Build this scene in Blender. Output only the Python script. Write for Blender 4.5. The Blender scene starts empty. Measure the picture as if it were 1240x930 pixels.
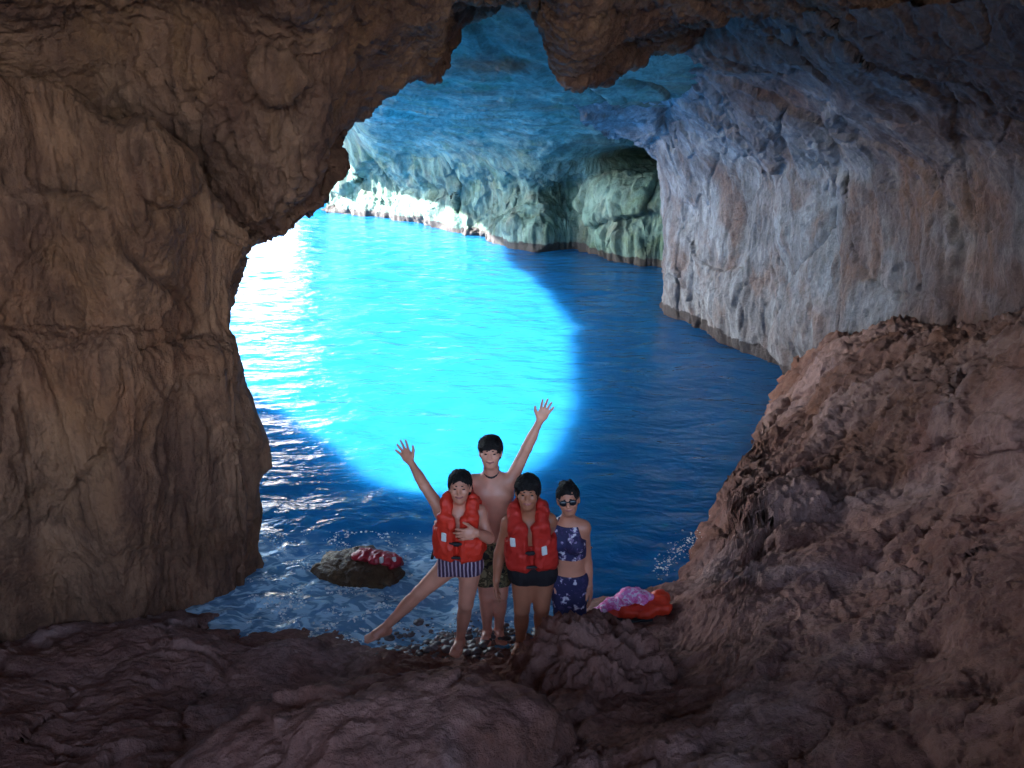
import bpy, math, random
import numpy as np
from mathutils import Vector
random.seed(7); rng = np.random.default_rng(11)
R = math.radians
scene = bpy.context.scene
COL = scene.collection

# ------------------------------------------------------------------ camera
CAM_H, PITCH, FPX = 4.0, R(20.0), 1000.0
cd = bpy.data.cameras.new('camera'); cam = bpy.data.objects.new('camera', cd); COL.objects.link(cam)
cam.location = (0, 0, CAM_H); cam.rotation_euler = (R(90) - PITCH, 0, 0)
cd.sensor_width = 36.0; cd.lens = 36.0 * FPX / 1240.0; cd.clip_start = 0.05; cd.clip_end = 6000
scene.camera = cam

# ------------------------------------------------------------------ light
SUN = np.array([-0.85, -0.06, 0.50]); SUN /= np.linalg.norm(SUN)
EXPOSURE = 3.5
w = bpy.data.worlds.new('World'); scene.world = w; w.use_nodes = True
nt = w.node_tree; nt.nodes.clear()
sky = nt.nodes.new('ShaderNodeTexSky'); sky.sky_type = 'NISHITA'; sky.sun_disc = False
sky.sun_elevation = math.asin(SUN[2]); sky.sun_rotation = math.atan2(SUN[0], SUN[1])
bg = nt.nodes.new('ShaderNodeBackground'); bg.inputs['Strength'].default_value = 0.12
wo = nt.nodes.new('ShaderNodeOutputWorld')
nt.links.new(sky.outputs[0], bg.inputs[0]); nt.links.new(bg.outputs[0], wo.inputs[0])
sl = bpy.data.lights.new('sun', 'SUN'); so = bpy.data.objects.new('sun', sl); COL.objects.link(so)
sl.energy = 5.0; sl.angle = R(0.9); sl.color = (1.0, 0.95, 0.86)
so.rotation_euler = Vector(SUN).to_track_quat('Z', 'Y').to_euler(); so.location = (-30, 10, 30)
scene.view_settings.view_transform = 'Standard'; scene.view_settings.look = 'None'
scene.view_settings.exposure = EXPOSURE; scene.view_settings.gamma = 1.0
scene.render.engine = 'CYCLES'
cy = scene.cycles
cy.use_denoising = True
try: cy.denoiser = 'OPENIMAGEDENOISE'
except Exception: pass
cy.max_bounces = 8; cy.diffuse_bounces = 5; cy.glossy_bounces = 3; cy.transparent_max_bounces = 8
cy.caustics_reflective = False; cy.caustics_refractive = False; cy.sample_clamp_indirect = 8.0

# ------------------------------------------------------------------ geometry helpers
CP, SP = math.cos(PITCH), math.sin(PITCH)
def ray(px, py):
    x = (px - 620.0) / FPX; y = (465.0 - py) / FPX
    return np.array([x, CP + y * SP, -SP + y * CP])
def PD(px, py, d): return np.array([0, 0, CAM_H]) + ray(px, py) * d
def PY(px, py, Y): r = ray(px, py); return np.array([0, 0, CAM_H]) + r * (Y / r[1])
def PZ(px, py, z): r = ray(px, py); return np.array([0, 0, CAM_H]) + r * ((z - CAM_H) / r[2])

_p = rng.permutation(256).astype(np.int32); PERM = np.concatenate([_p, _p, _p])
_g = rng.normal(size=(256, 3)).astype(np.float32); GRAD = _g / np.linalg.norm(_g, axis=1)[:, None]
RND = rng.random((256, 4)).astype(np.float32)
def perlin(p):
    p = np.asarray(p, np.float32); i = np.floor(p).astype(np.int32); f = p - i
    u = f * f * f * (f * (f * 6 - 15) + 10); i = i & 255
    out = np.zeros(len(p), np.float32)
    for dx in (0, 1):
        wx = u[:, 0] if dx else 1 - u[:, 0]; hx = PERM[i[:, 0] + dx]
        for dy in (0, 1):
            wy = u[:, 1] if dy else 1 - u[:, 1]; hy = PERM[hx + i[:, 1] + dy]
            for dz in (0, 1):
                wz = u[:, 2] if dz else 1 - u[:, 2]; g = GRAD[PERM[hy + i[:, 2] + dz]]
                out += wx * wy * wz * (g[:, 0] * (f[:, 0] - dx) + g[:, 1] * (f[:, 1] - dy) + g[:, 2] * (f[:, 2] - dz))
    return out * 1.5
def fbm(p, octs=4, gain=0.5, off=0.0):
    p = np.asarray(p, np.float32) + off; a = 1.0; s = 0
    for _ in range(octs):
        s = s + a * perlin(p); p = p * 2.03 + 17.3; a *= gain
    return s
def ridged(p, octs=3, gain=0.5, off=0.0):
    p = np.asarray(p, np.float32) + off; a = 1.0; s = 0
    for _ in range(octs):
        s = s + a * (1 - 2 * np.abs(perlin(p))); p = p * 2.07 + 9.1; a *= gain
    return s
def worley(p):
    p = np.asarray(p, np.float32); i = np.floor(p).astype(np.int32); f = p - i
    n = len(p); f1 = np.full(n, 9., np.float32); f2 = f1.copy(); cid = np.zeros(n, np.int32); off = np.zeros((n, 3), np.float32)
    for dx in (-1, 0, 1):
        for dy in (-1, 0, 1):
            for dz in (-1, 0, 1):
                h = PERM[PERM[PERM[(i[:, 0] + dx) & 255] + ((i[:, 1] + dy) & 255)] + ((i[:, 2] + dz) & 255)]
                r = RND[h]
                v = f - np.array([dx, dy, dz], np.float32) - r[:, :3]; d = (v * v).sum(1)
                m = d < f1
                f2 = np.where(m, f1, np.minimum(f2, d)); cid = np.where(m, h, cid); off[m] = v[m]; f1 = np.where(m, d, f1)
    return np.sqrt(f1), np.sqrt(f2), RND[cid, 3] + 1.1 * (off * (RND[(cid * 7 + 3) & 255, :3] - .5)).sum(1)
def blocks(p, off=0.0, crack=0.12):
    """angular blocks with recessed cracks between them"""
    p = np.asarray(p, np.float32) + off
    f1, f2, r = worley(p + 0.35 * np.stack([perlin(p * 1.3 + k * 31.7) for k in range(3)], 1))
    e = np.clip((f2 - f1) / crack, 0, 1); e = e * e * (3 - 2 * e)
    return (r - 0.5) * e - 0.12 * (1 - e)

def cracks(p, w=0.05, off=0.0):
    """thin recessed seams along the zero lines of a noise field"""
    p = np.asarray(p, np.float32) + off
    n = fbm(p, 3, .55); m = np.clip(.5 + 1.2 * perlin(p * .6 + 50), 0, 1)
    return -np.exp(-(n / w)**2) * m
def mesh_obj(name, verts, faces, mat, parent=None, origin=(0, 0, 0), smooth=True):
    """faces: (n,4) or (n,3) int array, or list of tuples. verts are WORLD coordinates."""
    verts = np.asarray(verts, np.float32)
    o_world = np.array(origin if parent is None else parent['_o'], np.float32)
    me = bpy.data.meshes.new(name)
    if isinstance(faces, np.ndarray):
        k = faces.shape[1]
        me.vertices.add(len(verts)); me.vertices.foreach_set('co', (verts - o_world).ravel())
        me.loops.add(faces.size); me.loops.foreach_set('vertex_index', faces.astype(np.int32).ravel())
        me.polygons.add(len(faces)); me.polygons.foreach_set('loop_start', np.arange(0, faces.size, k, dtype=np.int32))
        me.update(calc_edges=True); me.validate()
    else:
        me.from_pydata([tuple(v) for v in (verts - o_world)], [], faces); me.update()
    me.polygons.foreach_set('use_smooth', [smooth] * len(me.polygons))
    if mat: me.materials.append(mat)
    ob = bpy.data.objects.new(name, me); COL.objects.link(ob)
    if parent is None: ob.location = [float(v) for v in o_world]
    else: ob.parent = parent
    ob['_o'] = [float(v) for v in o_world]
    return ob
def tag(o, label=None, cat=None, group=None, kind=None):
    if label: o['label'] = label
    if cat: o['category'] = cat
    if group: o['group'] = group
    if kind: o['kind'] = kind
    return o

def cr_axis(A, t):
    n = A.shape[0]; i = np.clip(np.floor(t).astype(int), 0, n - 2); f = (t - i)[:, None, None]
    p0 = A[np.maximum(i - 1, 0)]; p1 = A[i]; p2 = A[i + 1]; p3 = A[np.minimum(i + 2, n - 1)]
    return 0.5 * ((2 * p1) + (-p0 + p2) * f + (2 * p0 - 5 * p1 + 4 * p2 - p3) * f**2 + (-p0 + 3 * p1 - 3 * p2 + p3) * f**3)
def samp(weights, n):
    """n parameter values over len(weights) segments, density by weight"""
    c = np.concatenate([[0], np.cumsum(weights)]).astype(float); c /= c[-1]
    return np.interp(np.linspace(0, 1, n), c, np.arange(len(weights) + 1))
def grid_faces(nr, nc):
    a = np.arange(nr * nc, dtype=np.int32).reshape(nr, nc)
    return np.stack([a[:-1, :-1], a[:-1, 1:], a[1:, 1:], a[1:, :-1]], -1).reshape(-1, 4)
def normals(G):
    du = np.gradient(G, axis=1); dv = np.gradient(G, axis=0)
    n = np.cross(du, dv); return n / (np.linalg.norm(n, axis=2, keepdims=True) + 1e-9)
def sheet(name, net, rw, cw, nr, nc, disp, mat, towards=(0, 1.0, 3.0), kind='structure', mat2=None):
    net = np.asarray(net, float)
    G = cr_axis(net, samp(rw, nr)); G = cr_axis(G.transpose(1, 0, 2), samp(cw, nc)).transpose(1, 0, 2)
    N = normals(G)
    mid = net[net.shape[0] // 2, net.shape[1] // 2]
    j = np.unravel_index(np.argmin(((G - mid)**2).sum(2)), G.shape[:2])
    flip = np.dot(N[j], np.array(towards) - G[j]) < 0
    if flip: N = -N
    for f in disp:
        D = f(G.reshape(-1, 3)).reshape(G.shape[:2])
        G = G + N * D[..., None]; N = normals(G)
        if flip: N = -N
    F = grid_faces(nr, nc)
    if not flip: F = F
    else: F = F[:, ::-1].copy()
    o = mesh_obj(name, G.reshape(-1, 3), F, mat)
    if mat2:        # where a second kind of stone takes over
        a = o.data.attributes.new('stone', 'FLOAT', 'POINT'); a.data.foreach_set('value', np.clip(mat2(G.reshape(-1, 3)), 0, 1).astype(np.float32))
    return tag(o, kind=kind)

# ------------------------------------------------------------------ implicit surfaces (bodies, clothes, cloth heaps)
class Field:
    def __init__(s, lo, hi, h):
        s.lo = np.array(lo, np.float32); s.h = h
        s.n = np.ceil((np.array(hi) - s.lo) / h).astype(int) + 1
        s.a = np.full(s.n, 0.5, np.float32)
    def sl(s, lo, hi):
        a = np.clip(np.floor((np.array(lo) - s.lo) / s.h).astype(int), 0, s.n)
        b = np.clip(np.ceil((np.array(hi) - s.lo) / s.h).astype(int) + 1, 0, s.n)
        return tuple(slice(x, y) for x, y in zip(a, b))
    def pts(s, q):
        ax = [(s.lo[k] + s.h * np.arange(q[k].start, q[k].stop)).astype(np.float32) for k in range(3)]
        return np.stack(np.meshgrid(*ax, indexing='ij'), -1)
    def add(s, fn, lo, hi, k=0.02):
        m = max(k, 3 * s.h); q = s.sl(np.array(lo) - m, np.array(hi) + m)
        if any(x.stop <= x.start for x in q): return
        d = fn(s.pts(q)); a = s.a[q]
        h = np.maximum(k - np.abs(a - d), 0) / max(k, 1e-6)
        s.a[q] = np.minimum(a, d) - h * h * k * 0.25
    def cut(s, fn):
        q = tuple(slice(0, n) for n in s.n); s.a = np.maximum(s.a, fn(s.pts(q)))
    def carve(s, fn, lo, hi):
        q = s.sl(lo, hi); s.a[q] = np.maximum(s.a[q], -fn(s.pts(q)))
    def noise(s, fn, band=0.05):
        m = np.abs(s.a) < band; ix = np.argwhere(m); p = s.lo + s.h * ix
        s.a[m] += fn(p.astype(np.float32))
    def mesh(s):
        A = s.a; A = np.pad(A, 1, constant_values=0.5); neg = A < 0
        nx, ny, nz = A.shape
        c = np.zeros((nx - 1, ny - 1, nz - 1), np.int8)
        for dx in (0, 1):
            for dy in (0, 1):
                for dz in (0, 1): c += neg[dx:nx - 1 + dx, dy:ny - 1 + dy, dz:nz - 1 + dz]
        act = (c > 0) & (c < 8); ix = np.argwhere(act)
        idx = np.full(act.shape, -1, np.int32); idx[act] = np.arange(len(ix), dtype=np.int32)
        acc = np.zeros((len(ix), 3), np.float32); cnt = np.zeros(len(ix), np.float32)
        cor = [(a, b, d) for a in (0, 1) for b in (0, 1) for d in (0, 1)]
        V = {q: A[ix[:, 0] + q[0], ix[:, 1] + q[1], ix[:, 2] + q[2]] for q in cor}
        for q in cor:
            for ax in range(3):
                if q[ax] == 0:
                    r = list(q); r[ax] = 1; r = tuple(r); va, vb = V[q], V[r]
                    m = (va < 0) != (vb < 0); t = np.where(m, va / np.where(m, va - vb, 1), 0)
                    pos = np.tile(np.array(q, np.float32), (len(ix), 1)); pos[:, ax] = t
                    acc += pos * m[:, None]; cnt += m
        verts = s.lo + s.h * (ix - 1 + acc / cnt[:, None])
        F = []
        for ax in range(3):
            b1, b2 = [(1, 2), (2, 0), (0, 1)][ax]
            sl0 = [slice(1, -1)] * 3; sl0[ax] = slice(0, -1); sl1 = list(sl0); sl1[ax] = slice(1, None)
            n0 = neg[tuple(sl0)]; n1 = neg[tuple(sl1)]; e = np.argwhere(n0 != n1); sg = n0[tuple(e.T)]
            base = e.copy()
            for k in range(3):
                if k != ax: base[:, k] += 1
            def vid(o1, o2):
                b = base.copy(); b[:, b1] += o1; b[:, b2] += o2; return idx[tuple(b.T)]
            qd = np.stack([vid(-1, -1), vid(0, -1), vid(0, 0), vid(-1, 0)], 1)
            qd[~sg] = qd[~sg][:, ::-1]; F.append(qd)
        return verts, np.concatenate(F)
def rc_fn(a, b, ra, rb):
    a = np.array(a, np.float32); ba = np.array(b, np.float32) - a; L = float(ba @ ba) + 1e-12
    def f(p):
        q = p - a; t = np.clip((q @ ba) / L, 0, 1)
        return np.sqrt(((q - t[..., None] * ba)**2).sum(-1)) - (ra + (rb - ra) * t)
    return f
def el_fn(c, r, M=None):
    c = np.array(c, np.float32); r = np.array(r, np.float32)
    def f(p):
        q = p - c
        if M is not None: q = q @ np.asarray(M, np.float32)   # columns of M are the local axes
        k0 = np.sqrt(((q / r)**2).sum(-1)); k1 = np.sqrt(((q / (r * r))**2).sum(-1)) + 1e-9
        return k0 * (k0 - 1) / k1
    return f
def bx_fn(c, hsz, rd, M=None):
    c = np.array(c, np.float32); hsz = np.array(hsz, np.float32) - rd
    def f(p):
        q = p - c
        if M is not None: q = q @ np.asarray(M, np.float32)
        q = np.abs(q) - hsz
        return np.sqrt((np.maximum(q, 0)**2).sum(-1)) + np.minimum(q.max(-1), 0) - rd
    return f
def unit(v): v = np.array(v, float); return v / (np.linalg.norm(v) + 1e-9)

# ------------------------------------------------------------------ materials
def new_mat(name):
    m = bpy.data.materials.new(name); m.use_nodes = True
    t = m.node_tree; return m, t, t.nodes, t.links, t.nodes['Principled BSDF']
def simple(name, col, rough=0.6, spec=0.4, var=0.0, vs=30.0, bump=0.0, bs=80.0):
    m, t, N, L, b = new_mat(name)
    b.inputs['Base Color'].default_value = (*col, 1); b.inputs['Roughness'].default_value = rough
    b.inputs['Specular IOR Level'].default_value = spec
    tc = N.new('ShaderNodeTexCoord')
    if var:
        n = N.new('ShaderNodeTexNoise'); n.inputs['Scale'].default_value = vs; n.inputs['Detail'].default_value = 4
        L.new(tc.outputs['Object'], n.inputs['Vector'])
        r = N.new('ShaderNodeValToRGB')
        r.color_ramp.elements[0].position = 0.3; r.color_ramp.elements[1].position = 0.7
        r.color_ramp.elements[0].color = (*[c * (1 - var) for c in col], 1); r.color_ramp.elements[1].color = (*[min(1, c * (1 + var)) for c in col], 1)
        L.new(n.outputs[0], r.inputs[0]); L.new(r.outputs[0], b.inputs['Base Color'])
    if bump:
        n = N.new('ShaderNodeTexNoise'); n.inputs['Scale'].default_value = bs; n.inputs['Detail'].default_value = 3
        L.new(tc.outputs['Object'], n.inputs['Vector'])
        bp = N.new('ShaderNodeBump'); bp.inputs['Strength'].default_value = bump; bp.inputs['Distance'].default_value = 0.01
        L.new(n.outputs[0], bp.inputs['Height']); L.new(bp.outputs[0], b.inputs['Normal'])
    return m
def rock(name, base, light, dark, ochre, ochre_amt=0.4, streak=(3.0, 3.0, 0.7), scale=1.0, rough=0.85, bump=0.75, pits=0.5, extra=None, alt=None, wet=None):
    """stone: broad tone patches, vertical run-off streaks, ochre stains, dark pits and fine grain"""
    m, t, N, L, b = new_mat(name)
    tc = N.new('ShaderNodeTexCoord')
    def noise(sc, det=5, stretch=None, dist=0.0, ro=0.55):
        n = N.new('ShaderNodeTexNoise'); n.inputs['Scale'].default_value = sc * scale; n.inputs['Detail'].default_value = det
        n.inputs['Roughness'].default_value = ro; n.inputs['Distortion'].default_value = dist
        if stretch:
            mp = N.new('ShaderNodeMapping'); mp.inputs['Scale'].default_value = stretch
            L.new(tc.outputs['Object'], mp.inputs[0]); L.new(mp.outputs[0], n.inputs['Vector'])
        else: L.new(tc.outputs['Object'], n.inputs['Vector'])
        return n
    def ramp(src, a, c, ca=(0, 0, 0, 1), cb=(1, 1, 1, 1)):
        if a > c: a, c, ca, cb = c, a, cb, ca
        r = N.new('ShaderNodeValToRGB'); r.color_ramp.elements[0].position = a; r.color_ramp.elements[1].position = c
        r.color_ramp.elements[0].color = ca; r.color_ramp.elements[1].color = cb
        L.new(src, r.inputs[0]); return r
    def mix(fac, a, bcol, k=1.0, mode='MIX'):
        x = N.new('ShaderNodeMix'); x.data_type = 'RGBA'; x.blend_type = mode
        if k != 1.0:
            q = N.new('ShaderNodeMath'); q.operation = 'MULTIPLY'; q.inputs[1].default_value = k; L.new(fac, q.inputs[0]); fac = q.outputs[0]
        L.new(fac, x.inputs[0])
        for sock, v in ((x.inputs[6], a), (x.inputs[7], bcol)):
            if isinstance(v, tuple): sock.default_value = (*v, 1)
            else: L.new(v, sock)
        return x.outputs[2]
    if alt:
        at = N.new('ShaderNodeAttribute'); at.attribute_name = 'stone'
        base, light, dark_, ochre = [mix(at.outputs['Fac'], a, b2) for a, b2 in zip((base, light, dark, ochre), alt)]
    else: dark_ = dark
    c = mix(ramp(noise(0.9, 6, dist=0.6).outputs[0], 0.36, 0.62).outputs[0], base, light)
    c = mix(ramp(noise(1.0, 6, streak, 0.3).outputs[0], 0.42, 0.66).outputs[0], c, dark_, 0.75)
    c = mix(ramp(noise(2.6, 6, (streak[0], streak[1], streak[2] * .35), 0.2, .65).outputs[0], 0.50, 0.66).outputs[0], c, dark_, 0.6)
    c = mix(ramp(noise(3.3, 5, (streak[0], streak[1], streak[2] * .3), 0.2, .6).outputs[0], 0.58, 0.70).outputs[0], c, light, 0.45)
    c = mix(ramp(noise(1.5, 5, (1.3, 1.3, 0.7), 1.0).outputs[0], 0.52, 0.68).outputs[0], c, ochre, ochre_amt)
    if extra:
        for (col, sc, a0, a1, k) in extra:
            c = mix(ramp(noise(sc, 5, None, 0.8).outputs[0], a0, a1).outputs[0], c, col, k)
    c = mix(ramp(noise(9, 6, (1, 1, 0.6), 0.5, 0.7).outputs[0], 0.55, 0.36).outputs[0], c, tuple(x * 0.45 for x in dark), pits)
    fine = noise(26, 6, None, 0.0, 0.7)
    c = mix(ramp(fine.outputs[0], 0.3, 0.75).outputs[0], c, light, 0.28)
    if wet:     # dark tide line
        sx = N.new('ShaderNodeSeparateXYZ'); L.new(tc.outputs['Object'], sx.inputs[0])
        q = N.new('ShaderNodeMath'); q.operation = 'MULTIPLY_ADD'; q.inputs[1].default_value = -.34; L.new(noise(3.5, 6).outputs[0], q.inputs[0]); L.new(sx.outputs[2], q.inputs[2])
        c = mix(ramp(q.outputs[0], 0.03, -0.09).outputs[0], c, wet, .9)
    L.new(c, b.inputs['Base Color']); b.inputs['Roughness'].default_value = rough; b.inputs['Specular IOR Level'].default_value = 0.3
    h = N.new('ShaderNodeMath'); h.operation = 'ADD'
    L.new(noise(9, 6, (1.3, 1.3, 0.3), 0.3, 0.65).outputs[0], h.inputs[0]); L.new(fine.outputs[0], h.inputs[1])
    bp = N.new('ShaderNodeBump'); bp.inputs['Strength'].default_value = bump; bp.inputs['Distance'].default_value = 0.06
    L.new(h.outputs[0], bp.inputs['Height']); L.new(bp.outputs[0], b.inputs['Normal'])
    return m

BROWN = ((0.205, 0.080, 0.046), (0.30, 0.145, 0.088), (0.065, 0.020, 0.016), (0.23, 0.095, 0.035))
M_LEFT = rock('brown_limestone', (0.25, 0.096, 0.048), (0.385, 0.185, 0.105), (0.065, 0.021, 0.016), (0.24, 0.10, 0.038), 0.4)
M_CEIL = rock('ceiling_limestone', *BROWN, 0.5, streak=(1.6, 1.6, 1.0))
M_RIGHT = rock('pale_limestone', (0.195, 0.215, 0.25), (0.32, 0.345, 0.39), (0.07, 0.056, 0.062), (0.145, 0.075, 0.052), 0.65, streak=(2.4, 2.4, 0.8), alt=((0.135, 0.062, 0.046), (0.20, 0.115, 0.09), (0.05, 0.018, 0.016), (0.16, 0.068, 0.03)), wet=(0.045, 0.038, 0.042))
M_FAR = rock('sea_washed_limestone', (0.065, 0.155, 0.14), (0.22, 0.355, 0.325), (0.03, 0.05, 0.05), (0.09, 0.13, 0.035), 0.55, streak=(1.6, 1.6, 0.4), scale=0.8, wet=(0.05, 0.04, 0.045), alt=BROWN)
BLOCK = ((0.175, 0.076, 0.052), (0.25, 0.135, 0.105), (0.065, 0.022, 0.018), (0.22, 0.085, 0.035))
M_FLOOR = rock('floor_limestone', (0.30, 0.118, 0.086), (0.44, 0.225, 0.18), (0.115, 0.034, 0.028), (0.22, 0.075, 0.03), 0.4, streak=(2, 2, 1.0),
               extra=[((0.42, 0.27, 0.25), 0.6, 0.52, 0.66, 0.75)], alt=BLOCK)
M_BOULD = rock('wet_brown_rock', (0.13, 0.062, 0.03), (0.18, 0.10, 0.05), (0.05, 0.022, 0.012), (0.2, 0.11, 0.035), 0.5, rough=.45)
M_HEAD = rock('reflector_limestone', (0.76, 0.74, 0.70), (0.8, 0.79, 0.76), (0.42, 0.38, 0.33), (0.5, 0.42, 0.3), 0.3, scale=0.4, pits=0.2)
M_HILL = rock('outer_cliff_limestone', (0.34, 0.29, 0.24), (0.45, 0.40, 0.33), (0.2, 0.16, 0.13), (0.3, 0.2, 0.12), 0.4, scale=0.4)

def water_mat():
    m = bpy.data.materials.new('sea_water'); m.use_nodes = True; t = m.node_tree; N, L = t.nodes, t.links; N.clear()
    out = N.new('ShaderNodeOutputMaterial'); tc = N.new('ShaderNodeTexCoord')
    def nz(sc, st, det=3, dist=0.4):
        mp = N.new('ShaderNodeMapping'); mp.inputs['Scale'].default_value = st; mp.inputs['Rotation'].default_value = (0, 0, R(14))
        n = N.new('ShaderNodeTexNoise'); n.inputs['Scale'].default_value = sc; n.inputs['Detail'].default_value = det; n.inputs['Distortion'].default_value = dist
        L.new(tc.outputs['Object'], mp.inputs[0]); L.new(mp.outputs[0], n.inputs['Vector']); return n
    a = nz(1.6, (0.7, 1.6, 1), 3); b2 = nz(6.0, (0.8, 1.4, 1), 4)
    s = N.new('ShaderNodeMath'); s.operation = 'MULTIPLY_ADD'; s.inputs[1].default_value = 0.3
    L.new(b2.outputs[0], s.inputs[0]); L.new(a.outputs[0], s.inputs[2])
    bp = N.new('ShaderNodeBump'); bp.inputs['Strength'].default_value = 0.55; bp.inputs['Distance'].default_value = 0.16
    L.new(s.outputs[0], bp.inputs['Height'])
    df = N.new('ShaderNodeSubsurfaceScattering'); df.falloff = 'BURLEY'; df.inputs['Scale'].default_value = 0.9; df.inputs['Radius'].default_value = (0.3, 0.8, 1.0); df.inputs[0].default_value = (0.013, 0.172, 0.47, 1); L.new(bp.outputs[0], df.inputs['Normal'])
    tr = N.new('ShaderNodeBsdfTransparent'); tr.inputs[0].default_value = (0.14, 0.66, 0.85, 1)
    body = N.new('ShaderNodeMixShader'); body.inputs[0].default_value = 0.28
    L.new(df.outputs[0], body.inputs[1]); L.new(tr.outputs[0], body.inputs[2])
    gl = N.new('ShaderNodeBsdfGlossy'); gl.inputs['Roughness'].default_value = 0.06; L.new(bp.outputs[0], gl.inputs['Normal'])
    fr = N.new('ShaderNodeFresnel'); fr.inputs[0].default_value = 1.34; L.new(bp.outputs[0], fr.inputs['Normal'])
    # foam left by the wash on the shallow landing
    sx = N.new('ShaderNodeSeparateXYZ'); L.new(tc.outputs['Object'], sx.inputs[0])
    def mr(src, a, b):
        q = N.new('ShaderNodeMapRange'); q.interpolation_type = 'SMOOTHSTEP'; q.inputs[1].default_value = a; q.inputs[2].default_value = b; L.new(src, q.inputs[0]); return q.outputs[0]
    def mul(a, b):
        q = N.new('ShaderNodeMath'); q.operation = 'MULTIPLY'; L.new(a, q.inputs[0])
        if isinstance(b, float): q.inputs[1].default_value = b
        else: L.new(b, q.inputs[1])
        return q.outputs[0]
    wob = nz(0.9, (1, 1, 1), 4, 0.5); yy = N.new('ShaderNodeMath'); yy.operation = 'MULTIPLY_ADD'; yy.inputs[1].default_value = 1.6; L.new(wob.outputs[0], yy.inputs[0]); L.new(sx.outputs[1], yy.inputs[2])
    zone = mul(mr(yy.outputs[0], 7.7, 7.0), mr(sx.outputs[0], 0.9, -0.6))
    lace = nz(7.0, (0.8, 1.5, 1), 5, 1.6); ff = mul(zone, mr(lace.outputs[0], 0.44, 0.64)); base = mul(zone, 0.34)
    fo = N.new('ShaderNodeMath'); fo.operation = 'ADD'; fo.use_clamp = True; L.new(ff, fo.inputs[0]); L.new(base, fo.inputs[1])
    foam = N.new('ShaderNodeBsdfDiffuse'); foam.inputs[0].default_value = (0.52, 0.76, 0.92, 1); L.new(bp.outputs[0], foam.inputs['Normal'])
    bf = N.new('ShaderNodeMixShader'); L.new(mul(fo.outputs[0], 0.9), bf.inputs[0]); L.new(body.outputs[0], bf.inputs[1]); L.new(foam.outputs[0], bf.inputs[2]); body = bf
    mx = N.new('ShaderNodeMixShader'); L.new(fr.outputs[0], mx.inputs[0]); L.new(body.outputs[0], mx.inputs[1]); L.new(gl.outputs[0], mx.inputs[2])
    L.new(mx.outputs[0], out.inputs[0]); return m
M_WATER = water_mat()
M_SAND = simple('pale_sea_bed', (0.62, 0.62, 0.55), 0.9, 0.2, 0.25, 0.6)

# ------------------------------------------------------------------ the setting: sea and sea bed
def span(dense_lo, dense_hi, step, lo, hi, g=1.35):
    c = list(np.arange(dense_lo, dense_hi + step / 2, step)); a = [c[0]]; d = step
    while a[-1] > lo: d *= g; a.append(max(a[-1] - d, lo))
    b = [c[-1]]; d = step
    while b[-1] < hi: d *= g; b.append(min(b[-1] + d, hi))
    return np.array(a[::-1][:-1] + c + b[1:])
def plane_grid(name, xs, ys, zf, mat):
    X, Yg = np.meshgrid(xs, ys); P = np.stack([X, Yg, np.zeros_like(X)], -1).reshape(-1, 3)
    P[:, 2] = zf(P)
    o = mesh_obj(name, P, grid_faces(len(ys), len(xs)), mat); return tag(o, kind='structure')
def water_z(P):
    q = P * np.array([0.8, 1.3, 1]); fade = np.exp(-(np.hypot(P[:, 0] + 1, P[:, 1] - 15) / 40)**2)
    z = (0.028 * fbm(q * 0.9, 2) + 0.016 * fbm(q * 2.6, 2, off=40)) * fade
    sh = np.clip((8.0 - P[:, 1]) / 2.0, 0, 1) * np.clip((1.0 - P[:, 0]) / 1.5, 0, 1)      # choppier where it breaks on the landing
    return z + sh * 0.045 * fbm(P * np.array([4.5, 6, 1]), 3, off=9)
plane_grid('sea_water', span(-9, 5.5, 0.06, -1500, 1500), span(4.0, 28, 0.07, -1500, 1500), water_z, M_WATER)
plane_grid('sea_floor', span(-20, 10, 1, -1500, 1500), span(0, 40, 1, -1500, 1500), lambda P: -1.5 + 0.3 * fbm(P * 0.25, 3), M_SAND)

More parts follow.
